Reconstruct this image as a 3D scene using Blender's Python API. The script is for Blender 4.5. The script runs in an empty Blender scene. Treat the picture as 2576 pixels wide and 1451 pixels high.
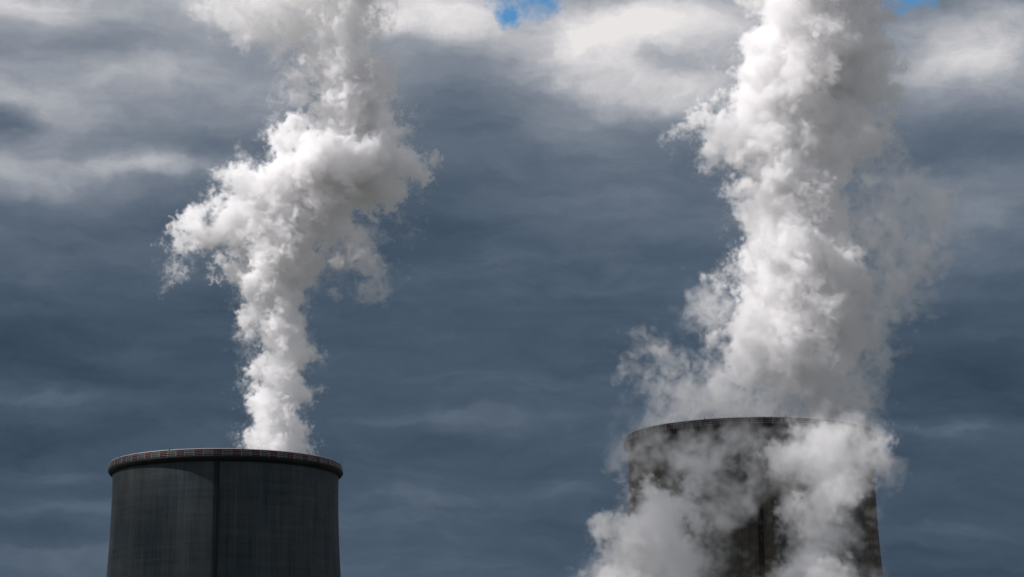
import bpy, bmesh, math, random
import numpy as np
from mathutils import Vector, Matrix, Euler

R = math.radians
sc = bpy.context.scene
col = sc.collection

# ------------------------------------------------------------------ camera
PITCH, ROLL, FPX, CX, CY = 12.1, -0.3, 6500.0, 1288.0, 725.5
EYE = Vector((0.0, 0.0, 1.7))
cd = bpy.data.cameras.new('camera')
cam = bpy.data.objects.new('camera', cd)
col.objects.link(cam)
cd.sensor_width = 36.0
cd.lens = FPX / 2576.0 * 36.0
cd.clip_start, cd.clip_end = 1.0, 20000.0
cam.location = EYE
ROT = (Euler((R(90 + PITCH), 0, 0)).to_matrix() @ Matrix.Rotation(R(ROLL), 3, 'Z'))
cam.rotation_euler = ROT.to_euler()
sc.camera = cam


def ray(px, py):
    return (ROT @ Vector((px - CX, CY - py, -FPX))).normalized()


def at(px, py, y):
    d = ray(px, py)
    return EYE + d * (y / d.y)


def pxsize(y):                       # metres covered by one pixel at that distance
    return y / math.cos(R(PITCH)) / FPX


# ------------------------------------------------------------------ light and sky
SUN_EL, SUN_AZ = 45.0, -94.0          # azimuth from +Y towards +X: the sun stands at the left and a little behind
se, sa = R(SUN_EL), R(SUN_AZ)
SUNDIR = Vector((math.sin(sa) * math.cos(se), math.cos(sa) * math.cos(se), math.sin(se)))
sd = bpy.data.lights.new('sun', 'SUN')
sd.energy = 5.0
sd.angle = R(0.6)
sd.color = (1.0, 0.952, 0.935)
sun = bpy.data.objects.new('sun', sd)
col.objects.link(sun)
sun.rotation_euler = SUNDIR.to_track_quat('Z', 'Y').to_euler()
sun.location = (0, 0, 500)

world = bpy.data.worlds.new('World')
sc.world = world
world.use_nodes = True
wt = world.node_tree
wn, wl = wt.nodes, wt.links
wn.clear()
w_out = wn.new('ShaderNodeOutputWorld')
w_bg = wn.new('ShaderNodeBackground')
w_bg.inputs['Strength'].default_value = 0.1
sky = wn.new('ShaderNodeTexSky')
sky.sky_type = 'NISHITA'
sky.sun_disc = False
sky.sun_elevation = se
sky.sun_rotation = sa
tc = wn.new('ShaderNodeTexCoord')
DIRN = tc.outputs['Generated']


def wnode(kind, **kw):
    n = wn.new(kind)
    for k, v in kw.items():
        setattr(n, k, v)
    return n


def wput(sock, v):
    if isinstance(v, bpy.types.NodeSocket):
        wl.new(v, sock)
    elif v is not None:
        sock.default_value = v


def wm(op, a, b=None, c=None, clamp=False):
    n = wnode('ShaderNodeMath', operation=op, use_clamp=clamp)
    for i, v in enumerate((a, b, c)):
        wput(n.inputs[i], v)
    return n.outputs[0]


def wv(op, a, b=None, c=None):
    n = wnode('ShaderNodeVectorMath', operation=op)
    for i, v in enumerate((a, b, c)):
        wput(n.inputs[i], v)
    return n.outputs['Value'] if op in ('LENGTH', 'DOT_PRODUCT', 'DISTANCE') else n.outputs[0]


def wnoise(vec, scale, detail=4, rough=0.5, off=0.0, dist=0.0):
    n = wnode('ShaderNodeTexNoise')
    n.noise_dimensions = '3D'
    m = wv('ADD', vec, (off, off * 0.7, -off))
    wl.new(m, n.inputs['Vector'])
    n.inputs['Scale'].default_value = scale
    n.inputs['Detail'].default_value = detail
    n.inputs['Roughness'].default_value = rough
    n.inputs['Distortion'].default_value = dist
    return n


# the direction looked in as (azimuth, elevation): cloud banks are laid out on that sky dome
sep = wnode('ShaderNodeSeparateXYZ')
wl.new(DIRN, sep.inputs[0])
AZ = wm('ARCTAN2', sep.outputs[0], sep.outputs[1])
EL = wm('ARCSINE', sep.outputs[2])
cmb = wnode('ShaderNodeCombineXYZ')
wl.new(AZ, cmb.inputs[0])
wl.new(EL, cmb.inputs[1])
AE = cmb.outputs[0]
# wind-stretched turbulence that frays the banks
stretch = wv('MULTIPLY', AE, (1.0, 2.6, 1.0))
wa = wnoise(stretch, 14.0, 4, 0.55, 3.1)
warp = wv('MULTIPLY', wv('SUBTRACT', wa.outputs['Color'], (0.5, 0.5, 0.5)), (0.050, 0.022, 0.0))
wb = wnoise(AE, 70.0, 5, 0.6, 9.1)
warp2 = wv('MULTIPLY', wv('SUBTRACT', wb.outputs['Color'], (0.5, 0.5, 0.5)), (0.010, 0.007, 0.0))
AEW = wv('ADD', wv('ADD', AE, warp), warp2)


def azel(px, py):
    d = ray(px, py)
    return math.atan2(d.x, d.y), math.asin(d.z)


# cloud banks: (centre of the bank as seen from the camera, half width, half height, gain, tilt in degrees)
BANKS = [
    (60, 0, 190, 45, 0.30, 0), (0, 240, 220, 40, 0.20, -8), (40, 430, 150, 90, 0.10, 0), (360, 418, 190, 26, 0.24, 0),
    (190, 470, 300, 60, 0.07, 0), (330, 170, 130, 36, 0.15, 10), (600, 205, 260, 50, 0.12, 0), (200, 330, 360, 120, 0.10, 0),
    (120, 90, 260, 90, 0.07, 0), (650, 20, 230, 45, 0.33, 0), (950, 15, 300, 60, 0.36, 0), (1130, 60, 130, 50, 0.22, 0),
    (640, 320, 160, 40, 0.08, 0), (1080, 130, 260, 60, 0.07, 0), (1540, 75, 160, 70, 0.30, -6), (1700, 40, 200, 60, 0.22, 0), (1450, 110, 60, 40, 0.12, 20),
    (1400, 130, 110, 50, 0.22, 0), (1560, 195, 200, 55, 0.22, 0), (1720, 240, 160, 40, 0.16, 0), (1430, 330, 160, 70, 0.10, 0),
    (1620, 520, 260, 55, 0.08, 0), (1850, 120, 300, 110, 0.18, 0), (300, 220, 600, 260, 0.03, 0), (2380, 110, 110, 70, 0.24, -15), (2520, 60, 120, 70, 0.26, 0),
    (2450, 210, 240, 60, 0.16, 0), (2440, 520, 200, 80, 0.12, 0), (2500, 330, 120, 60, -0.02, 0), (2440, 430, 200, 60, 0.05, 0),
    (2300, 700, 400, 90, 0.03, 0), (100, 760, 400, 60, 0.02, 0), (60, 1000, 260, 26, 0.08, 0), (200, 1060, 300, 26, 0.05, 0),
    (80, 1190, 180, 22, 0.08, 0), (80, 1290, 260, 25, 0.07, 0), (160, 1400, 300, 30, 0.06, 0), (1150, 1060, 260, 26, 0.05, 0),
    (1050, 900, 250, 30, 0.015, 0), (1300, 1240, 260, 30, 0.05, 0), (2420, 1090, 160, 20, 0.08, 0), (2440, 1310, 120, 18, 0.08, 0),
    (20, 310, 80, 32, -0.20, 0), (520, 70, 90, 26, -0.06, 0), (1500, 130, 380, 90, 0.06, 0), (2420, 180, 300, 110, 0.06, 0), (800, 60, 500, 60, 0.06, 0), (200, 90, 160, 40, -0.08, 0), (490, 350, 220, 30, -0.09, 0), (430, 530, 420, 55, -0.07, 0),
    (1250, 480, 260, 110, -0.03, 0), (1650, 150, 110, 26, -0.16, 0), (1350, 780, 500, 160, -0.03, 0), (2440, 960, 260, 110, -0.05, 0),
    (130, 860, 240, 60, -0.03, 0), (2330, 360, 160, 60, -0.04, 0),
]
total = None
for (px, py, sx, sy, gain, tilt) in BANKS:
    a0, e0 = azel(px, py)
    v = wv('SUBTRACT', AEW, (a0, e0, 0.0))
    if tilt:
        rt = wnode('ShaderNodeVectorRotate', rotation_type='Z_AXIS')
        wl.new(v, rt.inputs['Vector'])
        rt.inputs['Angle'].default_value = R(-tilt)
        v = rt.outputs[0]
    v = wv('MULTIPLY', v, (FPX / sx, FPX / sy, 0.0))
    d2 = wv('DOT_PRODUCT', v, v)
    g = wm('MULTIPLY', wm('EXPONENT', wm('MULTIPLY', d2, -0.7)), gain)
    total = g if total is None else wm('ADD', total, g)
# general brightening of the cloud deck towards its thin upper part, and streaks
n1 = wnoise(wv('MULTIPLY', AEW, (1.0, 4.2, 1.0)), 22.0, 5, 0.55, 1.7)
n2 = wnoise(wv('MULTIPLY', AEW, (1.0, 2.2, 1.0)), 8.0, 3, 0.5, 5.3)
up = wm('MULTIPLY', wm('SUBTRACT', EL, R(12.0)), 1.45)
lum = wm('ADD', 0.30, wm('MAXIMUM', up, -0.02))
lum = wm('ADD', lum, wm('MULTIPLY', wm('SUBTRACT', n1.outputs['Fac'], 0.5), 0.16))
lum = wm('ADD', lum, wm('MULTIPLY', wm('SUBTRACT', n2.outputs['Fac'], 0.5), 0.20))
n4 = wnoise(wv('MULTIPLY', AEW, (1.0, 5.0, 1.0)), 60.0, 6, 0.6, 4.7)
n5 = wnoise(wv('MULTIPLY', AEW, (1.0, 1.5, 1.0)), 42.0, 8, 0.62, 7.7)
lum = wm('ADD', lum, wm('MULTIPLY', wm('SUBTRACT', n4.outputs['Fac'], 0.5), 0.045))
puffy = wm('ADD', 0.05, wm('MAXIMUM', total, 0.0))
lum = wm('ADD', lum, wm('MULTIPLY', wm('SUBTRACT', n5.outputs['Fac'], 0.5), puffy))
lum = wm('ADD', lum, wm('MULTIPLY', total, 0.88))
# the rest of the dome, out of view of this lens: broken cloud, brighter round the sun
wide = wv('DOT_PRODUCT', DIRN, tuple(SUNDIR))
off = wm('ADD', wm('ABSOLUTE', AZ), wm('MULTIPLY', wm('MAXIMUM', wm('SUBTRACT', EL, R(21)), 0.0), 2.0))
off = wm('MULTIPLY', wm('SUBTRACT', off, 0.24), 3.0, clamp=True)
n3 = wnoise(DIRN, 2.6, 5, 0.55, 2.2)
rest = wm('ADD', wm('MULTIPLY', n3.outputs['Fac'], 0.55), 0.36)
mixl = wnode('ShaderNodeMix', data_type='FLOAT')
wput(mixl.inputs[0], off); wput(mixl.inputs[2], lum); wput(mixl.inputs[3], rest)
LUM = mixl.outputs[0]
ramp = wnode('ShaderNodeValToRGB')
wl.new(LUM, ramp.inputs[0])


def s2l(c):
    c = c / 255.0
    return c / 12.92 if c <= 0.04045 else ((c + 0.055) / 1.055) ** 2.4


el = ramp.color_ramp.elements
stops = [(0.18, (51, 66, 82)), (0.30, (72, 88, 105)), (0.40, (98, 110, 125)), (0.52, (128, 136, 148)), (0.66, (168, 171, 178)),
         (0.80, (205, 204, 207)), (0.95, (233, 229, 229))]
while len(el) < len(stops):
    el.new(0.5)
for e, (p, c) in zip(el, stops):
    e.position = p
    e.color = (s2l(c[0]), s2l(c[1]), s2l(c[2]), 1)
cloudcol = wv('MULTIPLY', ramp.outputs[0], (10.0, 10.0, 10.0))
# holes where the blue sky shows
hole = None
for (px, py, sx, sy) in [(1325, -4, 104, 52), (1278, 34, 40, 36), (1370, 4, 50, 40), (2285, -6, 80, 36), (2258, 24, 34, 22)]:
    a0, e0 = azel(px, py)
    v = wv('MULTIPLY', wv('SUBTRACT', wv('ADD', AE, warp2), (a0, e0, 0.0)), (FPX / sx, FPX / sy, 0.0))
    g = wm('EXPONENT', wm('MULTIPLY', wv('DOT_PRODUCT', v, v), -1.0))
    hole = g if hole is None else wm('MAXIMUM', hole, g)
wh = wnoise(AE, 110.0, 6, 0.65, 12.3)
hole = wm('ADD', hole, wm('MULTIPLY', wm('MULTIPLY', wm('SUBTRACT', wh.outputs['Fac'], 0.5), wm('MULTIPLY', hole, 4.0, clamp=True)), 1.7))
hole = wm('MULTIPLY', wm('SUBTRACT', hole, 0.26), 1.5, clamp=True)
mixs = wnode('ShaderNodeMix', data_type='RGBA')
skyc = wv('MULTIPLY', sky.outputs[0], (0.55, 1.05, 1.3))
wput(mixs.inputs[0], hole)
wl.new(cloudcol, mixs.inputs[6])
wl.new(skyc, mixs.inputs[7])
wl.new(mixs.outputs[2], w_bg.inputs['Color'])
wl.new(w_bg.outputs[0], w_out.inputs[0])
world.cycles.sampling_method = 'MANUAL'
world.cycles.sample_map_resolution = 512

sc.view_settings.view_transform = 'Standard'
sc.view_settings.look = 'None'
sc.view_settings.exposure = 0.0
sc.view_settings.gamma = 1.0
sc.cycles.volume_bounces = 20
sc.cycles.max_bounces = 22
sc.cycles.diffuse_bounces = 3
sc.cycles.volume_step_rate = 2.0
sc.cycles.volume_max_steps = 512
sc.cycles.use_denoising = True
sc.cycles.use_adaptive_sampling = True
sc.cycles.adaptive_threshold = 0.02


# ------------------------------------------------------------------ helpers
def tag(o, label=None, cat=None, group=None, kind=None):
    for k, v in (('label', label), ('category', cat), ('group', group), ('kind', kind)):
        if v:
            o[k] = v
    return o


def mesh_obj(name, verts, faces, mats, parent=None, smooth=True, midx=None):
    me = bpy.data.meshes.new(name)
    me.from_pydata(verts, [], faces)
    for m in mats:
        me.materials.append(m)
    if midx is not None:
        me.polygons.foreach_set('material_index', midx)
    me.polygons.foreach_set('use_smooth', [smooth] * len(me.polygons))
    me.update()
    o = bpy.data.objects.new(name, me)
    col.objects.link(o)
    if parent is not None:
        o.parent = parent
    return o


def bm_obj(name, bm, mats, parent=None, smooth=False):
    me = bpy.data.meshes.new(name)
    bm.to_mesh(me)
    bm.free()
    for m in mats:
        me.materials.append(m)
    me.polygons.foreach_set('use_smooth', [smooth] * len(me.polygons))
    o = bpy.data.objects.new(name, me)
    col.objects.link(o)
    if parent is not None:
        o.parent = parent
    return o


def add_box(bm, c, size, rz=0.0):
    m = Matrix.Translation(c) @ Matrix.Rotation(rz, 4, 'Z') @ Matrix.Diagonal((size[0], size[1], size[2], 1))
    bmesh.ops.create_cube(bm, size=1.0, matrix=m)


def lathe(name, profile, seg, mats, parent=None, smooth=True, closed=False, midx=None, zsmooth=None):
    verts, faces, mi = [], [], []
    n = len(profile)
    for s in range(seg):
        a = 2 * math.pi * s / seg
        ca, sa_ = math.cos(a), math.sin(a)
        for (r, z) in profile:
            verts.append((r * ca, r * sa_, z))
    rings = n if closed else n - 1
    for s in range(seg):
        t = (s + 1) % seg
        for k in range(rings):
            k2 = (k + 1) % n
            faces.append((s * n + k, t * n + k, t * n + k2, s * n + k2))
            mi.append(midx(s, k) if midx else 0)
    return mesh_obj(name, verts, faces, mats, parent, smooth, mi if midx else None)


def mat(name, base, rough=0.85):
    m = bpy.data.materials.new(name)
    m.use_nodes = True
    b = m.node_tree.nodes['Principled BSDF']
    b.inputs['Base Color'].default_value = (*base, 1)
    b.inputs['Roughness'].default_value = rough
    b.inputs['Specular IOR Level'].default_value = 0.25
    return m


def concrete(name, base, seed):
    m = mat(name, base)
    nt = m.node_tree
    N, L = nt.nodes, nt.links
    b = N['Principled BSDF']
    t = N.new('ShaderNodeTexCoord')
    s = N.new('ShaderNodeSeparateXYZ')
    L.new(t.outputs['Object'], s.inputs[0])

    def M(op, a, b_=None, c=None, clamp=False):
        n = N.new('ShaderNodeMath'); n.operation = op; n.use_clamp = clamp
        for i, v in enumerate((a, b_, c)):
            if isinstance(v, bpy.types.NodeSocket): L.new(v, n.inputs[i])
            elif v is not None: n.inputs[i].default_value = v
        return n.outputs[0]
    ang = M('ARCTAN2', s.outputs[1], s.outputs[0])
    cx = M('MULTIPLY', M('COSINE', ang), 30.0)
    cy = M('MULTIPLY', M('SINE', ang), 30.0)

    def noise(zs, scale, det, rough, off):
        c = N.new('ShaderNodeCombineXYZ')
        L.new(cx, c.inputs[0]); L.new(cy, c.inputs[1]); L.new(M('ADD', M('MULTIPLY', s.outputs[2], zs), off), c.inputs[2])
        n = N.new('ShaderNodeTexNoise')
        L.new(c.outputs[0], n.inputs['Vector'])
        n.inputs['Scale'].default_value = scale; n.inputs['Detail'].default_value = det; n.inputs['Roughness'].default_value = rough
        return n.outputs['Fac']
    fine = noise(0.02, 2.2, 3, 0.7, seed)             # board-marked vertical ribs
    streak = noise(0.03, 0.28, 5, 0.6, seed + 7)      # run-down stains
    blot = noise(0.5, 0.12, 5, 0.6, seed + 13)        # broad patches
    band = noise(14.0, 0.05, 3, 0.7, seed + 21)       # pour lifts
    lift = M('FRACT', M('DIVIDE', s.outputs[2], 1.45))
    line = M('LESS_THAN', lift, 0.07)
    v = M('ADD', M('MULTIPLY', M('SUBTRACT', fine, 0.5), 1.3), M('MULTIPLY', M('SUBTRACT', streak, 0.5), 1.1))
    v = M('ADD', v, M('MULTIPLY', M('SUBTRACT', blot, 0.5), 1.3))
    v = M('ADD', v, M('MULTIPLY', M('SUBTRACT', band, 0.5), 0.9))
    v = M('SUBTRACT', v, M('MULTIPLY', line, 0.14))
    v = M('MAXIMUM', M('ADD', v, 1.0), 0.15)
    mx = N.new('ShaderNodeMix'); mx.data_type = 'RGBA'
    L.new(M('MULTIPLY', M('SUBTRACT', blot, 0.35), 3.0, clamp=True), mx.inputs[0])
    mx.inputs[6].default_value = (base[0] * 0.82, base[1] * 1.0, base[2] * 1.10, 1)
    mx.inputs[7].default_value = (base[0] * 1.15, base[1] * 1.0, base[2] * 0.92, 1)
    sc_ = N.new('ShaderNodeVectorMath'); sc_.operation = 'SCALE'
    L.new(mx.outputs[2], sc_.inputs[0]); L.new(v, sc_.inputs['Scale'])
    L.new(sc_.outputs[0], b.inputs['Base Color'])
    bp = N.new('ShaderNodeBump'); bp.inputs['Strength'].default_value = 0.6; bp.inputs['Distance'].default_value = 0.12
    L.new(M('ADD', fine, M('MULTIPLY', line, -0.3)), bp.inputs['Height'])
    L.new(bp.outputs[0], b.inputs['Normal'])
    return m


def paint(name, base):
    m = mat(name, base, 0.6)
    nt = m.node_tree
    N, L = nt.nodes, nt.links
    t = N.new('ShaderNodeTexCoord')
    n = N.new('ShaderNodeTexNoise'); n.inputs['Scale'].default_value = 1.3; n.inputs['Detail'].default_value = 6
    L.new(t.outputs['Object'], n.inputs['Vector'])
    r = N.new('ShaderNodeValToRGB')
    r.color_ramp.elements[0].position = 0.3; r.color_ramp.elements[1].position = 0.65
    r.color_ramp.elements[0].color = (base[0] * 0.5, base[1] * 0.55, base[2] * 0.55, 1)
    r.color_ramp.elements[1].color = (*base, 1)
    L.new(n.outputs['Fac'], r.inputs[0])
    L.new(r.outputs[0], N['Principled BSDF'].inputs['Base Color'])
    return m


# ------------------------------------------------------------------ ground
gm = mat('meadow', (0.06, 0.07, 0.035), 1.0)
gn_, gl_ = gm.node_tree.nodes, gm.node_tree.links
gt = gn_.new('ShaderNodeTexCoord')
gz = gn_.new('ShaderNodeTexNoise'); gz.inputs['Scale'].default_value = 0.02; gz.inputs['Detail'].default_value = 10
gl_.new(gt.outputs['Object'], gz.inputs['Vector'])
gr = gn_.new('ShaderNodeValToRGB')
gr.color_ramp.elements[0].position = 0.35; gr.color_ramp.elements[0].color = (0.036, 0.038, 0.028, 1)
gr.color_ramp.elements[1].position = 0.7; gr.color_ramp.elements[1].color = (0.07, 0.07, 0.055, 1)
gl_.new(gz.outputs['Fac'], gr.inputs[0]); gl_.new(gr.outputs[0], gn_['Principled BSDF'].inputs['Base Color'])
g = 9000.0
gv, gf = [], []
for i in range(19):
    for j in range(19):
        gv.append((-g + i * 1000.0, -g + j * 1000.0, 0.0))
for i in range(18):
    for j in range(18):
        gf.append((i * 19 + j, (i + 1) * 19 + j, (i + 1) * 19 + j + 1, i * 19 + j + 1))
tag(mesh_obj('ground', gv, gf, [gm], smooth=False), kind='structure')

# ------------------------------------------------------------------ cooling towers
RED = paint('red_paint', (0.05, 0.003, 0.007))
WHITE = paint('white_paint', (0.055, 0.063, 0.063))
COPE = mat('coping_metal', (0.55, 0.5, 0.48), 0.5)
DARKM = mat('dark_steel', (0.006, 0.007, 0.009), 0.6)
GALV = mat('galvanised_steel', (0.30, 0.31, 0.32), 0.45)


def shell_r(z, H):
    zt = H - 5.0
    d = (zt - z) / 98.0
    return 29.05 * math.sqrt(1 + d * d) if z < zt else 29.05 + (z - zt) * 0.02


def cooling_tower(label, x, y, H, ladder_deg, seed, base, spin):
    root = bpy.data.objects.new('cooling_tower', None)
    col.objects.link(root)
    root.location = (x, y, 0)
    tag(root, label, 'cooling tower', 'concrete cooling towers')
    cm = concrete('concrete', base, seed)
    cg = concrete('shaded_concrete', tuple(c * 0.3 for c in base), seed + 3)  # gallery concrete: the rim's shade is put into a darker base colour
    # shell: outer and inner skin closed at the top and the foot
    prof = []
    for k in range(71):
        z = (H - 1.2) * k / 70.0
        prof.append((shell_r(z, H), z))
    for k in range(41):
        z = (H - 1.2) * (1 - k / 40.0)
        prof.append((shell_r(z, H) - 0.9, z))
    lathe('shell', prof, 256, [cm], root, True, True)
    # rim gallery: bulging gutter under the parapet
    ro = 29.15
    gal = [(ro, H - 2.9), (ro + 0.35, H - 2.8), (ro + 0.80, H - 2.45), (ro + 1.05, H - 2.05), (ro + 1.12, H - 1.8), (ro + 1.08, H - 1.65),
           (ro + 1.0, H - 1.6), (ro - 0.1, H - 1.6), (ro - 0.1, H - 1.21), (ro - 1.2, H - 1.21), (ro - 1.2, H - 2.9)]
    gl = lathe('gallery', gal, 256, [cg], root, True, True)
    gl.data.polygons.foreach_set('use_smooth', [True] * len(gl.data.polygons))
    gl.data.set_sharp_from_angle(angle=R(35))
    # parapet painted in red and white fields
    seg = 320
    rp = ro + 0.72
    ppf = [(rp, H - 1.59), (rp, H - 1.10), (rp + 0.05, H - 1.08), (rp + 0.05, H - 0.60), (rp, H - 0.58), (rp, H - 0.06), (rp - 0.06, H),
           (rp - 0.22, H), (rp - 0.22, H - 1.59)]
    pp = lathe('parapet', ppf, seg, [RED, WHITE], root, True, True, midx=lambda s, k: (s // 4 + spin) % 2)
    pp.data.set_sharp_from_angle(angle=R(25))
    # pale coping tube along the top of the parapet
    cp = []
    for k in range(8):
        q = 2 * math.pi * k / 8
        cp.append((rp - 0.1 + 0.10 * math.cos(q), H + 0.075 + 0.085 * math.sin(q)))
    lathe('coping', cp, 256, [COPE], root, True, True)
    # outer hand rail: posts and two rails
    bm = bmesh.new()
    rr = ro + 1.03
    for k in range(80):
        a = 2 * math.pi * k / 80
        add_box(bm, (rr * math.cos(a), rr * math.sin(a), H - 1.0), (0.06, 0.06, 1.3), a)
    for zz in (H - 0.38, H - 0.85, H - 1.25):
        for k in range(160):
            a = 2 * math.pi * (k + .5) / 160
            add_box(bm, (rr * math.cos(a), rr * math.sin(a), zz), (0.045, 2 * math.pi * rr / 160, 0.045), a)
    bm_obj('handrail', bm, [GALV], root)
    # lightning rods on the rim
    for k in range(10):
        a = R(ladder_deg) + 2 * math.pi * (k + 0.35) / 10
        bm = bmesh.new()
        bmesh.ops.create_cone(bm, cap_ends=True, segments=6, radius1=0.05, radius2=0.02, depth=0.9,
                              matrix=Matrix.Translation(((rp - .1) * math.cos(a), (rp - .1) * math.sin(a), H + 0.50)))
        add_box(bm, ((rp - .1) * math.cos(a), (rp - .1) * math.sin(a), H + 0.1), (0.22, 0.22, 0.2), a)
        bm_obj('lightning_rod', bm, [DARKM], root)
    # caged ladder running down the shell
    a = R(ladder_deg)
    t = Vector((-math.sin(a), math.cos(a), 0))
    e = Vector((math.cos(a), math.sin(a), 0))
    bm = bmesh.new()
    z, dz = 6.0, 1.0
    while z < H - 3.2:
        for s_ in (-0.3, 0.3):
            c0 = e * (shell_r(z, H) + 0.28) + t * s_
            c1 = e * (shell_r(z + dz, H) + 0.28) + t * s_
            mid = (c0 + c1) / 2
            tilt = math.atan2(shell_r(z + dz, H) - shell_r(z, H), dz)
            m = (Matrix.Translation((mid.x, mid.y, z + dz / 2)) @ Matrix.Rotation(a, 4, 'Z') @ Matrix.Rotation(tilt, 4, 'Y')
                 @ Matrix.Diagonal((0.07, 0.07, dz * 1.0, 1)))
            bmesh.ops.create_cube(bm, size=1.0, matrix=m)
        for q in range(3):
            zz = z + q * dz / 3
            p = e * (shell_r(zz, H) + 0.28)
            add_box(bm, (p.x, p.y, zz), (0.04, 0.55, 0.04), a)
        # cage hoop
        for q in range(6):
            th = math.pi * (q + 0.5) / 6
            p = e * (shell_r(z, H) + 0.28 + 0.62 * math.sin(th)) + t * (0.42 * math.cos(th))
            add_box(bm, (p.x, p.y, z), (0.06, 0.28, 0.10), a + (math.pi / 2 - th) * -1)
        for q in range(5):
            th = math.pi * (q + 0.5) / 5
            p = e * (shell_r(z, H) + 0.28 + 0.60 * math.sin(th)) + t * (0.40 * math.cos(th))
            add_box(bm, (p.x, p.y, z + dz / 2), (0.05, 0.07, dz), a)
        z += dz
    bm_obj('ladder', bm, [DARKM], root)
    # steel cable duct beside the ladder
    bm = bmesh.new()
    z = 6.0
    while z < H - 3.2:
        p = e * (shell_r(z + 1, H) + 0.16) + t * 0.62
        tilt = math.atan2(shell_r(z + 2, H) - shell_r(z, H), 2)
        m = (Matrix.Translation((p.x, p.y, z + 1)) @ Matrix.Rotation(a, 4, 'Z') @ Matrix.Rotation(tilt, 4, 'Y')
             @ Matrix.Diagonal((0.34, 0.42, 1.99, 1)))
        bmesh.ops.create_cube(bm, size=1.0, matrix=m)
        z += 2.0
    bm_obj('cable_duct', bm, [DARKM], root)
    return root


YL, YR = 664.0, 610.0
pl_ = at(569, 1172, YL)
pr_ = at(1887, 1100, YR)
HL, HR = pl_.z, pr_.z
cooling_tower('dark grey cooling tower with clear red and white rim and one narrow steam column', pl_.x, YL, HL, -88.4, 3.0, (0.037, 0.047, 0.053), 0)
cooling_tower('cooling tower half hidden behind drifting white steam', pr_.x, YR, HR, -92.0, 31.0, (0.056, 0.049, 0.038), 0)


# ------------------------------------------------------------------ steam
def fft_noise(shape, vox, lo, hi, rng, slope=1.8):
    """random field whose bumps measure between lo and hi metres, unit variance"""
    w = rng.standard_normal(shape, dtype=np.float32)
    f = np.fft.rfftn(w)
    kx = np.fft.fftfreq(shape[0], vox)[:, None, None]
    ky = np.fft.fftfreq(shape[1], vox)[None, :, None]
    kz = np.fft.rfftfreq(shape[2], vox)[None, None, :]
    k = np.sqrt(kx * kx + ky * ky + kz * kz)
    amp = np.where(k > 0, np.maximum(k, 1e-6) ** (-slope), 0) * np.exp(-(k * lo * 0.8) ** 2) * (1 - np.exp(-(k * hi) ** 2))
    f *= amp
    o = np.fft.irfftn(f, s=shape).astype(np.float32)
    return o / o.std()


def gather(F, X, Y, Z):
    """trilinear look-up of F at fractional indices"""
    nx, ny, nz = F.shape
    X = np.clip(X, 0, nx - 1.001); Y = np.clip(Y, 0, ny - 1.001); Z = np.clip(Z, 0, nz - 1.001)
    i = X.astype(np.int32); j = Y.astype(np.int32); k = Z.astype(np.int32)
    u = X - i; v = Y - j; w = Z - k
    Ff = F.ravel()
    b = (i * ny + j) * nz + k
    s1, s2 = ny * nz, nz
    c00 = Ff[b] * (1 - w) + Ff[b + 1] * w
    c01 = Ff[b + s2] * (1 - w) + Ff[b + s2 + 1] * w
    c10 = Ff[b + s1] * (1 - w) + Ff[b + s1 + 1] * w
    c11 = Ff[b + s1 + s2] * (1 - w) + Ff[b + s1 + s2 + 1] * w
    return (c00 * (1 - v) + c01 * v) * (1 - u) + (c10 * (1 - v) + c11 * v) * u


def puffs_from(strokes, rng, y0):
    """strokes: lists of (px, py, radius px, depth in radii) joined to chains of puffs; returns world centres and radii"""
    out = []
    for st in strokes:
        pts = []
        for a_, b_ in zip(st, st[1:] + [None]):
            if b_ is None:
                pts.append(a_)
                break
            n = max(1, int(math.hypot(a_[0] - b_[0], a_[1] - b_[1]) / (0.55 * (a_[2] + b_[2]) / 2)))
            for q in range(n):
                f = q / n
                pts.append(tuple(a_[m] * (1 - f) + b_[m] * f for m in range(4)))
        for (px, py, r, dp) in pts:
            rw = r * pxsize(y0)
            c = at(px, py, y0 + dp * rw)
            out.append((c.x, c.y, c.z, rw))
            if r > 35:      # smaller lobes round each puff
                for _ in range(5):
                    d = rng.normal(size=3); d /= np.linalg.norm(d)
                    rr = rw * rng.uniform(0.35, 0.62)
                    o = d * (rw - rr * 0.55)
                    out.append((c.x + o[0], c.y + o[1], c.z + o[2], rr))
    return out


def dist_field(puffs, lo, vox, shape, k):
    F = np.full(shape, 1e-9, np.float32)
    for (x, y, z, r) in puffs:
        c = (np.array((x, y, z)) - lo) / vox
        rad = (r + 6 * k) / vox
        a = np.maximum(np.floor(c - rad).astype(int), 0)
        b = np.minimum(np.ceil(c + rad).astype(int) + 1, shape)
        if np.any(b <= a):
            continue
        g0, g1, g2 = (np.arange(a[m], b[m], dtype=np.float32) - np.float32(c[m]) for m in range(3))
        d = np.sqrt(g0[:, None, None] ** 2 + g1[None, :, None] ** 2 + g2[None, None, :] ** 2) * vox
        F[a[0]:b[0], a[1]:b[1], a[2]:b[2]] += np.exp(np.minimum((r - d) / k, 40))
    return (k * np.log(F)).clip(-12, 60)


def steam_material(name, density, color=(0.998, 0.9965, 0.998), aniso=0.2):
    m = bpy.data.materials.new(name)
    m.use_nodes = True
    N, L = m.node_tree.nodes, m.node_tree.links
    N.clear()
    o = N.new('ShaderNodeOutputMaterial')
    p = N.new('ShaderNodeVolumePrincipled')
    p.inputs['Color'].default_value = (*color, 1)
    p.inputs['Density'].default_value = density
    p.inputs['Density Attribute'].default_value = 'density'
    p.inputs['Anisotropy'].default_value = aniso
    L.new(p.outputs[0], o.inputs['Volume'])
    return m


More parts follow.
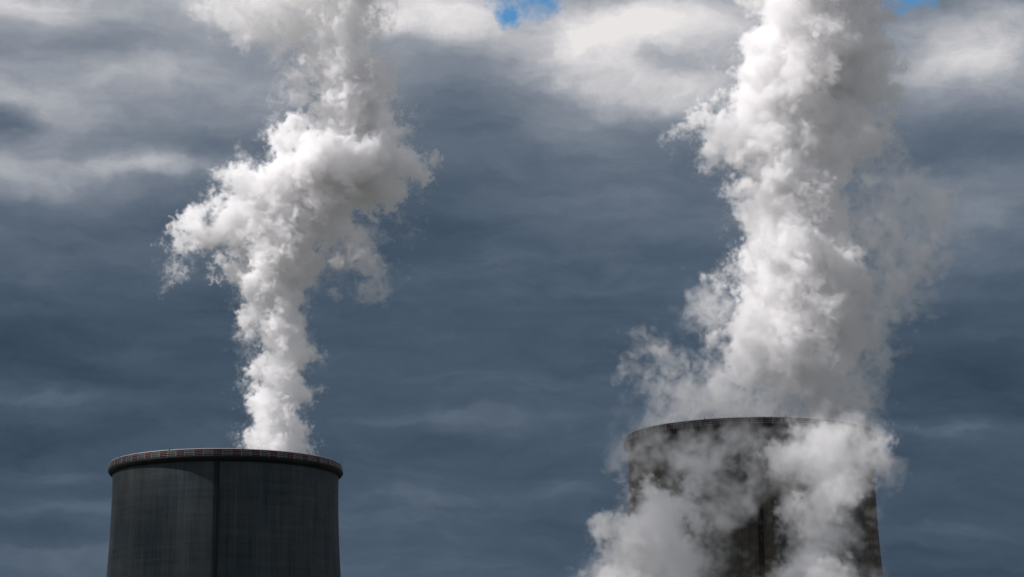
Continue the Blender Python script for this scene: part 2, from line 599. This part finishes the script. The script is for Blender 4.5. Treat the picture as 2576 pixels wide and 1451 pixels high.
def core_material(name):
    m = bpy.data.materials.new(name)
    m.use_nodes = True
    N, L = m.node_tree.nodes, m.node_tree.links
    b = N['Principled BSDF']
    b.inputs['Base Color'].default_value = (0.97, 0.96, 0.97, 1)
    b.inputs['Roughness'].default_value = 1.0
    b.inputs['Specular IOR Level'].default_value = 0.0
    return m


def grid_nodes(src, lo, hi, shape):
    ng = bpy.data.node_groups.new('grid', 'GeometryNodeTree')
    ng.interface.new_socket('Geometry', in_out='INPUT', socket_type='NodeSocketGeometry')
    ng.interface.new_socket('Geometry', in_out='OUTPUT', socket_type='NodeSocketGeometry')
    n, l = ng.nodes, ng.links
    out = n.new('NodeGroupOutput')
    vc = n.new('GeometryNodeVolumeCube')
    oi = n.new('GeometryNodeObjectInfo'); oi.inputs[0].default_value = src
    si = n.new('GeometryNodeSampleIndex'); si.data_type = 'FLOAT'; si.clamp = True
    na = n.new('GeometryNodeInputNamedAttribute'); na.data_type = 'FLOAT'; na.inputs[0].default_value = 'dens'
    pos = n.new('GeometryNodeInputPosition')
    s = n.new('ShaderNodeSeparateXYZ')
    l.new(pos.outputs[0], s.inputs[0])
    vc.inputs['Min'].default_value = tuple(lo)
    vc.inputs['Max'].default_value = tuple(hi)

    def M(op, a, b=None):
        m = n.new('ShaderNodeMath' if op != 'IMUL' and op != 'IADD' else 'FunctionNodeIntegerMath')
        m.operation = {'IMUL': 'MULTIPLY', 'IADD': 'ADD'}.get(op, op)
        for i, v in enumerate((a, b)):
            if isinstance(v, bpy.types.NodeSocket): l.new(v, m.inputs[i])
            elif v is not None: m.inputs[i].default_value = v
        return m.outputs[0]
    ix = []
    for i, k in enumerate('XYZ'):
        vc.inputs['Resolution ' + k].default_value = shape[i]
        ix.append(M('ROUND', M('MULTIPLY', M('SUBTRACT', s.outputs[i], float(lo[i])), (shape[i] - 1) / float(hi[i] - lo[i]))))
    idx = M('IADD', M('IMUL', M('IADD', M('IMUL', ix[0], shape[1]), ix[1]), shape[2]), ix[2])
    l.new(idx, si.inputs['Index'])
    l.new(oi.outputs['Geometry'], si.inputs['Geometry'])
    l.new(na.outputs[0], si.inputs['Value'])
    l.new(si.outputs[0], vc.inputs['Density'])
    return ng, vc, out


def grid_source(D):
    me = bpy.data.meshes.new('grid_values')
    me.vertices.add(D.size)
    a = me.attributes.new('dens', 'FLOAT', 'POINT')
    a.data.foreach_set('value', np.ascontiguousarray(D, dtype=np.float32).ravel())
    return bpy.data.objects.new('grid_values', me)      # only a table of numbers: never linked into the scene


def volume_obj(name, D, lo, vox, material, parent):
    shape = D.shape
    hi = np.array(lo) + (np.array(shape) - 1) * vox
    ng, vc, out = grid_nodes(grid_source(D), lo, hi, shape)
    sm = ng.nodes.new('GeometryNodeSetMaterial')
    sm.inputs['Material'].default_value = material
    ng.links.new(vc.outputs[0], sm.inputs[0])
    ng.links.new(sm.outputs[0], out.inputs[0])
    v = bpy.data.volumes.new(name)
    v.materials.append(material)
    o = bpy.data.objects.new(name, v)
    col.objects.link(o)
    o.modifiers.new('grid', 'NODES').node_group = ng
    if parent is not None:
        o.parent = parent
        o.matrix_parent_inverse = parent.matrix_world.inverted()
    return o


def iso_mesh(name, D, lo, vox, thr, material):
    """the surface D = thr, as a real mesh"""
    shape = D.shape
    hi = np.array(lo) + (np.array(shape) - 1) * vox
    src = grid_source(D)
    ng, vc, out = grid_nodes(src, lo, hi, shape)
    vm = ng.nodes.new('GeometryNodeVolumeToMesh')
    vm.inputs['Threshold'].default_value = thr
    ng.links.new(vc.outputs[0], vm.inputs['Volume'])
    ng.links.new(vm.outputs[0], out.inputs[0])
    tmp = bpy.data.objects.new('tmp', bpy.data.meshes.new('tmp'))
    col.objects.link(tmp)
    tmp.modifiers.new('g', 'NODES').node_group = ng
    ev = tmp.evaluated_get(bpy.context.evaluated_depsgraph_get())
    me = bpy.data.meshes.new_from_object(ev)
    me.name = name
    # keep the one connected mass
    bm = bmesh.new(); bm.from_mesh(me)
    seen, best = set(), []
    for v0 in bm.verts:
        if v0.index in seen:
            continue
        isl, st = [], [v0]
        seen.add(v0.index)
        while st:
            q = st.pop(); isl.append(q)
            for e_ in q.link_edges:
                w = e_.other_vert(q)
                if w.index not in seen:
                    seen.add(w.index); st.append(w)
        if len(isl) > len(best):
            best = isl
    bk = set(v.index for v in best)
    bmesh.ops.delete(bm, geom=[v for v in bm.verts if v.index not in bk], context='VERTS')
    bm.to_mesh(me); bm.free()
    bpy.data.objects.remove(tmp)
    bpy.data.objects.remove(src)
    me.materials.clear()
    me.materials.append(material)
    me.polygons.foreach_set('use_smooth', [True] * len(me.polygons))
    o = bpy.data.objects.new(name, me)
    col.objects.link(o)
    return o


def blur(F, n):
    for _ in range(n):
        for ax in range(3):
            F = (np.roll(F, 1, ax) + 2 * F + np.roll(F, -1, ax)) * 0.25
    return F


def plume(label, y0, solid, veil, vox, seed, ext, veil_ext, edge=1.5, bill=1.0, warp_amp=1.0, core_at=4.5, keep=None, core=True,
          fringe=0.16, wlo=0.6, wslope=2.1, wamp=1.5):
    rng = np.random.default_rng(seed)
    ps = puffs_from(solid, rng, y0)
    pv = puffs_from(veil, rng, y0) if veil else []
    A = np.array(ps + pv)
    pad = 5.0
    lo = (A[:, :3] - A[:, 3:]).min(0) - pad
    hi = (A[:, :3] + A[:, 3:]).max(0) + pad
    shape = tuple(int(v) for v in np.ceil((hi - lo) / vox).astype(int) + 1)
    shape = tuple(v + (v % 2) for v in shape)
    # warp: big rolls and small curls
    I, J, K = np.meshgrid(*[np.arange(s, dtype=np.float32) for s in shape], indexing='ij', sparse=True)
    W = []
    for _ in range(3):
        w = fft_noise(shape, vox, 1.2, 11.0, rng, 2.3)
        W.append((w * (2.1 * warp_amp / vox)).astype(np.float32))
    X, Y, Z = I + W[0], J + W[1], K + W[2]
    F = gather(dist_field(ps, lo, vox, shape, 0.9), X, Y, Z)
    b1 = np.abs(fft_noise(shape, vox, 3.5, 13.0, rng, 2.2))
    b2 = np.abs(fft_noise(shape, vox, 0.9, 3.2, rng, 1.6))
    n3 = fft_noise(shape, vox, 0.4, 1.4, rng, 1.0)
    nm = fft_noise(shape, vox, 1.5, 7.0, rng, 1.6)
    B = (b1 - 0.8) * 1.35 + (b2 - 0.8) * 0.35 + nm * 0.75 - 0.5
    mod = np.clip(0.85 + 0.5 * fft_noise(shape, vox, 9.0, 30.0, rng, 2.0), 0.15, 1.7)      # smooth here, knobbly there
    F = F + bill * (B * mod + n3 * 0.38)
    # fine curls pull the grain out into threads
    W2 = [fft_noise(shape, vox, 0.8, 4.0, rng, 2.0) * (0.75 * warp_amp / vox) for _ in range(3)]
    F = gather(F, I + W2[0], J + W2[1], K + W2[2])
    del W2
    edge = edge * np.clip(1.2 + 0.9 * fft_noise(shape, vox, 8.0, 26.0, rng, 2.0), 0.6, 3.5)  # crisp here, blurred there
    D = np.clip(F / edge, 0, 1) * ext
    # torn shreds hanging round the dense part
    rid = fft_noise(shape, vox, 0.7, 7.0, rng, 2.4)
    rid = 1 - np.abs(gather(rid, I + 1.5 * W[2], J + 1.5 * W[0], K + 1.5 * W[1])) * 1.5
    D = np.maximum(D, np.clip((F + 2.4) / 3.0, 0, 1) * np.clip(rid, 0, 1) ** 1.5 * fringe)
    if pv:
        V = gather(dist_field(pv, lo, vox, shape, 1.6), X, Y, Z)
        wisp = fft_noise(shape, vox, wlo, 12.0, rng, wslope)
        wisp = gather(wisp, I + 1.6 * W[1], J + 1.6 * W[2], K + 1.6 * W[0])
        V = np.clip((V + wamp * wisp) / 5.5, 0, 1) * np.clip(0.5 + 0.55 * wisp + 0.15 * n3, 0, 2.0) * veil_ext
        D = np.maximum(D, V)
    if keep is not None:
        xs, ys, zs = (lo[m] + g_ * vox for m, g_ in enumerate((I, J, K)))
        msk = keep(xs, ys, zs)
        D = D * msk
        F = np.where(msk > 0.5, F, -5)
    for ax in range(3):       # nothing touches the sides of the grid
        sl = [slice(None)] * 3
        for e_ in (0, -1):
            sl[ax] = e_
            D[tuple(sl)] = 0
            F[tuple(sl)] = -5
            sl[ax] = slice(None)
    D[D < 0.002] = 0
    print('plume', shape, D.size, len(ps), len(pv), flush=True)
    vm = steam_material('steam', 1.0)
    if core:
        F = blur(F, 2)
        root = iso_mesh('steam_plume', F + 100.0, lo, vox, 100.0 + core_at, core_material('dense_steam'))
        # drop crumbs
        tag(root, label, 'steam')
        volume_obj('steam_veil', D, lo, vox, vm, root)
    else:
        root = volume_obj('steam_plume', D, lo, vox, vm, None)
        tag(root, label, 'steam')
    return root


CORE = True
LEFT = [
    [(693, 1190, 58, 0), (696, 1050, 57, 0), (694, 975, 54, .2), (718, 905, 42, 0), (688, 835, 58, 0), (684, 765, 64, .2), (706, 690, 60, 0), (722, 615, 72, 0), (712, 550, 88, .2)],
    [(655, 555, 50, .2), (570, 562, 38, .6), (505, 588, 36, .8), (455, 600, 28, 1.2)], [(470, 636, 20, .6)],
    [(605, 655, 38, .3), (560, 662, 18, .2)],
    [(645, 500, 52, .3), (570, 512, 36, .8)],
    [(720, 500, 84, 0), (790, 450, 84, -.3), (870, 450, 84, 0), (940, 430, 70, .3), (1000, 395, 46, .2)],
    [(800, 405, 50, -1.8)], [(705, 430, 42, -.6)], [(860, 400, 44, -1.5)], [(1000, 450, 26, 0)],
    [(790, 590, 46, .4), (860, 530, 50, .3)], [(780, 660, 42, .3), (826, 690, 20, 0)],
    [(920, 390, 76, .5), (905, 330, 80, .4), (895, 260, 80, .3), (875, 190, 70, .2), (850, 120, 50, 0), (845, 60, 40, 0)],
    [(760, 345, 36, .5), (730, 385, 36, .4)], [(950, 210, 36, 0)],
]
LVEIL = [
    [(905, 620, 18, 0), (925, 680, 24, 0), (938, 725, 16, 0)], [(1018, 578, 20, 0)], [(745, 170, 24, 0), (735, 230, 14, 0)], [(1035, 285, 16, 0)],
    [(870, 590, 50, 0)], [(600, 978, 18, 0)], [(1030, 450, 34, 0)], [(650, 430, 26, 0)], [(620, 700, 32, 0)], [(840, 700, 30, 0)],
    [(610, 880, 16, 0)], [(462, 690, 12, 0)], [(690, 330, 18, 0)],
    [(872, 180, 74, 0), (852, 100, 72, 0), (842, 30, 90, 0), (830, -60, 130, 0), (780, -170, 150, 0), (720, -280, 150, 0)],
    [(770, 40, 56, 0), (690, 30, 50, 0), (625, 40, 44, 0), (600, -30, 60, 0)], [(690, -40, 84, 0)], [(740, 110, 36, 0)],
]
plume('narrow white steam column rising from the tower with the clear striped rim', YL, LEFT, LVEIL, 0.34, 11, 0.85, 0.3,
      keep=lambda x, y, z: ((z > HL - 3.5) | ((x - pl_.x) ** 2 + (y - YL) ** 2 < 27 ** 2)).astype(np.float32))

RIGHT = [
    [(2040, 935, 74, 0), (2010, 840, 120, 0), (2010, 740, 140, 0), (2010, 640, 135, 0), (2000, 540, 118, 0), (1965, 455, 84, 0), (1930, 385, 74, 0), (1885, 330, 74, 0), (1900, 275, 80, 0),
     (1965, 230, 110, 0), (2030, 190, 135, 0), (2050, 110, 150, 0), (2060, 10, 150, 0), (2060, -100, 160, 0), (2020, -230, 180, 0)],
    [(2100, 300, 100, .4), (2080, 400, 80, .3)], [(2180, 230, 66, .2), (2200, 140, 52, 0), (2150, 50, 76, 0)],
    [(1830, 375, 38, 0), (1775, 345, 26, 0), (1730, 322, 14, 0)],
    [(1945, 345, 50, -1.6), (1985, 400, 44, -1.6), (2010, 450, 34, -1.6)],
    [(1890, 950, 20, 0), (1900, 860, 60, 0)], [(1880, 680, 44, 0)], [(1890, 500, 40, 0)],
]
RVEIL = [
    [(2190, 560, 90, 0), (2300, 520, 66, 0), (2355, 500, 42, 0)], [(2345, 560, 44, 0), (2290, 680, 66, 0), (2210, 780, 76, 0)], [(2150, 860, 100, 0)],
    [(2250, 450, 64, 0), (2240, 620, 84, 0)],
    [(1595, 935, 26, 0), (1635, 890, 34, 0), (1670, 950, 60, 0), (1760, 960, 64, 0), (1850, 970, 60, 0)], [(1760, 780, 30, 0), (1830, 790, 46, 0)],
    [(1640, 1030, 66, 0), (1740, 1030, 80, 0), (1850, 1010, 90, 0), (1960, 1000, 110, 0), (2070, 1000, 110, 0), (2130, 1050, 70, 0)],
    [(2180, 330, 70, 0), (2200, 420, 60, 0)],
]
plume('broad steam plume rising from the steam-veiled tower, shaded on its right side', YR, RIGHT, RVEIL, 0.40, 29, 0.7, 0.15, edge=2.2, bill=0.95, core_at=5.5, wlo=1.0, wslope=2.5, wamp=1.0,
      keep=lambda x, y, z: ((z > HR - 2.0) | ((x - pr_.x) ** 2 + (y - YR) ** 2 < 27 ** 2)).astype(np.float32))

YF = YR - 52.0
FRONT = [
    [(1560, 1560, 110, 0), (1575, 1450, 84, 0), (1615, 1370, 76, 0), (1650, 1300, 62, 0), (1710, 1262, 44, 0)],
    [(1560, 1600, 100, 0), (2060, 1600, 100, 0)],
    [(1690, 1560, 120, 0), (1690, 1440, 100, .2), (1690, 1370, 84, 0)],
    [(2060, 1560, 120, 0), (2060, 1440, 98, 0), (2065, 1350, 76, 0), (2085, 1260, 62, 0), (2105, 1185, 66, 0), (2060, 1150, 50, 0)],
    [(1965, 1140, 40, 0), (2060, 1135, 54, 0), (2160, 1130, 48, 0), (2205, 1170, 34, 0)],
]
FVEIL = [
    [(1770, 1290, 56, 0), (1830, 1210, 56, 0), (1780, 1170, 40, .5), (1700, 1120, 30, .5), (1630, 1110, 24, .5)], [(1800, 1420, 50, 0)],
    [(2130, 1440, 54, 0), (2100, 1330, 50, 0), (2090, 1200, 96, 0), (2060, 1150, 96, 0), (2150, 1150, 76, 0), (1990, 1150, 66, 0)],
    [(1585, 1110, 30, 0), (1565, 1165, 22, 0)], [(1860, 1090, 36, 0), (1900, 1150, 30, 0)], [(2205, 1180, 36, 0)],
]
plume('low steam cloud drifting up in front of the right cooling tower', YF, FRONT, FVEIL, 0.42, 43, 0.7, 0.15, edge=5.0, core_at=8.0, fringe=0.05, wlo=1.6, wslope=2.9, wamp=0.8, bill=0.75,
      keep=lambda x, y, z: ((x - pr_.x) ** 2 + (y - YR) ** 2 > 31.5 ** 2 + 0 * z).astype(np.float32))


# ------------------------------------------------------------------ unseen cloud added up to the left, outside the frame, to shade the towers
def shading_cloud():
    rng = np.random.default_rng(5)
    ps = []
    for (p, d0, r, sp) in [((-80, 644, 60), 400, 21, 5), ((-76, 656, 56), 400, 21, 5), ((-86, 636, 48), 400, 21, 5), ((62, 580, 64), 400, 35, 10), ((38, 565, 60), 430, 33, 10), ((84, 580, 64), 380, 34, 10)]:
        for _ in range(5):
            o = Vector(rng.normal(size=3) * (sp * 0.5, sp * 0.5, sp * 0.3))
            c = Vector(p) + SUNDIR * (d0 + rng.uniform(-25, 25)) + o
            ps.append((c.x, c.y, c.z, r * rng.uniform(0.6, 1.0)))
    vox = 3.0
    A = np.array(ps)
    lo = (A[:, :3] - A[:, 3:]).min(0) - 25
    hi = (A[:, :3] + A[:, 3:]).max(0) + 25
    shape = tuple(int(v) // 2 * 2 + 2 for v in (hi - lo) / vox)
    F = dist_field(ps, lo, vox, shape, 3.0) + 3.0 * fft_noise(shape, vox, 6.0, 30.0, rng, 2.0)
    D = np.clip(F / 14.0, 0, 1) * 0.03
    for ax in range(3):
        sl = [slice(None)] * 3
        for e_ in (0, -1):
            sl[ax] = e_
            D[tuple(sl)] = 0
    D[D < 1e-4] = 0
    tag(volume_obj('added_shade_cloud', D, lo, vox, steam_material('added_shade_cloud', 1.0), None), kind='stuff')


shading_cloud()
